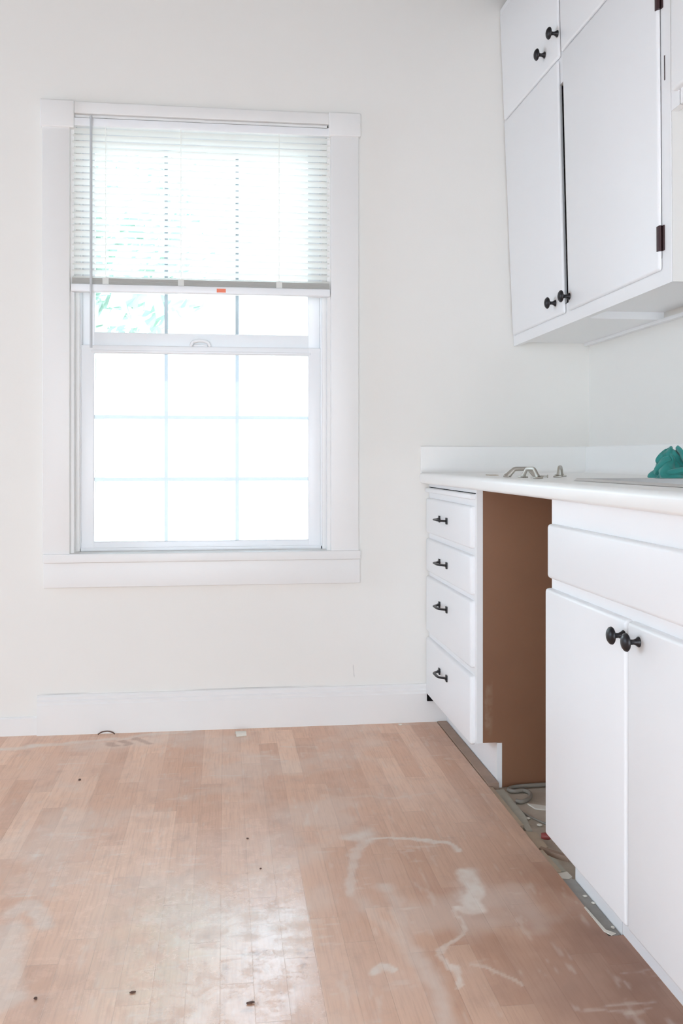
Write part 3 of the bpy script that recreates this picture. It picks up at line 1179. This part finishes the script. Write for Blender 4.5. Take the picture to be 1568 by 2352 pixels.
bm = bmesh.new()                                       # curled paint flake by the baseboard
K = 8
a = [bm.verts.new((-.020, -.016 + .032 * k / K, .014 * math.sin(math.pi * k / K) + .0006)) for k in range(K + 1)]
b = [bm.verts.new((.018, -.012 + .030 * k / K, .011 * math.sin(math.pi * k / K) + .0006)) for k in range(K + 1)]
c = [bm.verts.new((v.co.x, v.co.y, v.co.z + .0018)) for v in a]
d = [bm.verts.new((v.co.x, v.co.y, v.co.z + .0018)) for v in b]
for k in range(K):
    bm.faces.new((a[k], a[k + 1], b[k + 1], b[k]))
    bm.faces.new((c[k], d[k], d[k + 1], c[k + 1]))
    bm.faces.new((a[k], c[k], c[k + 1], a[k + 1]))
    bm.faces.new((b[k], b[k + 1], d[k + 1], d[k]))
bm.faces.new((a[0], b[0], d[0], c[0]))
bm.faces.new((a[K], c[K], d[K], b[K]))
o = obj('paint_flake', bm, 'chip', None, True)
o.location = (.058, 3.375, .0003)
o.rotation_euler = (0, 0, .15)
tag(o, 'curled white paint flake on the wood floor under the window', 'flake')
bm = bmesh.new()
tube(bm, [(-.030, 0, .003), (-.016, .004, .010), (.004, .004, .012), (.022, .001, .008), (.030, -.003, .003)], .0022, 8, 6)
o = obj('wood_curl', bm, 'crumb', None, True)
o.location = (-.425, 3.440, .0003)
tag(o, 'thin dark curl of wood lying against the baseboard on the left', 'splinter')


def crumb(name, label, x, y, r, m, z=0.0, group=None, seed=0, stretch=1.6):
    bm = bmesh.new()
    bmesh.ops.create_icosphere(bm, subdivisions=2, radius=r)
    rr = random.Random(seed)
    for v in bm.verts:
        v.co *= .8 + .4 * rr.random()
        v.co.x *= stretch
        v.co.z *= .55
    zm = min(v.co.z for v in bm.verts)
    for v in bm.verts:
        v.co.z -= zm
    o = obj(name, bm, m, None, True)
    o.location = (x, y, z + .0002)
    o.rotation_euler = (0, 0, rr.random() * .8 - .4)
    return tag(o, label, 'debris', group)


G = 'dark crumbs scattered on the wood floor'
crumb('wood_crumb', 'dark crumb on the floor at the far left near the baseboard', -.447, 2.964, .0045, 'crumb', 0, G, 1, 1.0)
crumb('wood_crumb', 'dark crumb on the floor in the near left corner', -.347, 1.775, .0035, 'crumb', 0, G, 2, 1.0)
crumb('wood_crumb', 'flat dark splinter on the floor between the two lowest crumbs', -.171, 1.774, .0030, 'crumb', 0, G, 3, 1.9)
crumb('wood_crumb', 'longest dark splinter, lying on the glossy patch of floor', .046, 1.713, .0033, 'crumb', 0, G, 4, 2.4)
crumb('wood_crumb', 'tiny reddish crumb on the floor in the middle of the room', .059, 2.455, .0026, 'crumb', 0, G, 5, 1.4)
crumb('wood_crumb', 'tiny dark crumb just above the top of the glossy floor patch', .086, 2.271, .0024, 'crumb', 0, G, 6, 1.2)
G = 'white crumbs along the cabinets'
crumb('plaster_crumb', 'white plaster crumb on the floor below the baseboard near the drawers', .651, 3.428, .006, 'chip', 0, G, 11, 1.2)
crumb('plaster_crumb', 'white crumb at the middle of the grey mortar strip', .817, 2.043, .0042, 'chip', SZ + .0176, G, 12, 1.1)
crumb('plaster_crumb', 'white crumb touching the toe kick above the grey mortar strip', .823, 2.010, .0036, 'chip', SZ + .0176, G, 13, 1.1)
crumb('plaster_crumb', 'white crumb at the near end of the grey mortar strip', .822, 1.900, .0040, 'chip', SZ + .0176, G, 14, 1.1)
crumb('plaster_crumb', 'white crumb on the dusty bay floor beside the cable', .852, 2.545, .005, 'chip', SZ, G, 15, 1.3)
crumb('plaster_crumb', 'white crumb on the bay floor nearest the sink cabinet corner', .866, 2.495, .006, 'chip', SZ, G, 16, 1.3)
piece('plaster_flake', 'flat pale plaster flake on the bay floor behind the cable', 'flake', 'chip',
      [(.885, 2.655), (.905, 2.645), (.935, 2.628), (.93, 2.60), (.895, 2.615)], SZ, .004)

# ------------------------------------------------------------------ outdoors, seen washed out through the glass
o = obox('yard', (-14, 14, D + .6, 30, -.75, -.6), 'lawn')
struct(o)
bm = bmesh.new()
for k in range(30):
    x = -6.0 + k * .15
    box(bm, x, x + .138, 9.0, 9.025, -.6, 1.25 + .02 * math.sin(k * 2.3))
box(bm, -6, -1.5, 9.026, 9.07, -.2, -.1)
box(bm, -6, -1.5, 9.026, 9.07, .8, .9)
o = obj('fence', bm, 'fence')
tag(o, 'weathered board fence far outside, seen through the left lower pane', 'fence')


def tree(label, x, y, h, r, seed):
    rr = random.Random(seed)
    t = thing('tree', label, 'tree', (x, y, -.6), 'trees outside the window')
    bm = bmesh.new()
    tube(bm, [(x, y, -.6), (x + .05, y, h * .3), (x - .05, y + .05, h * .7)], lambda s: (.14 - .07 * s, .14 - .07 * s), 10, 6)
    obj('trunk', bm, 'bark', t, True)
    bm = bmesh.new()
    for k in range(1500):
        while True:
            p = Vector((rr.uniform(-1, 1), rr.uniform(-1, 1), rr.uniform(-1, 1)))
            if p.length < 1:
                break
        p = Vector((x + p.x * r, y + p.y * r, h + p.z * r * 1.0))
        s = rr.uniform(.05, .13)
        n = Vector((rr.uniform(-1, 1), rr.uniform(-1, 1), rr.uniform(-.2, 1))).normalized()
        u = n.orthogonal().normalized()
        v = n.cross(u)
        vs = [bm.verts.new(p + u * s * 1.6), bm.verts.new(p + v * s * .7 + n * s * .15), bm.verts.new(p - u * s * 1.2), bm.verts.new(p - v * s * .7 + n * s * .15)]
        bm.faces.new(vs)
    obj('foliage', bm, 'leaf', t)


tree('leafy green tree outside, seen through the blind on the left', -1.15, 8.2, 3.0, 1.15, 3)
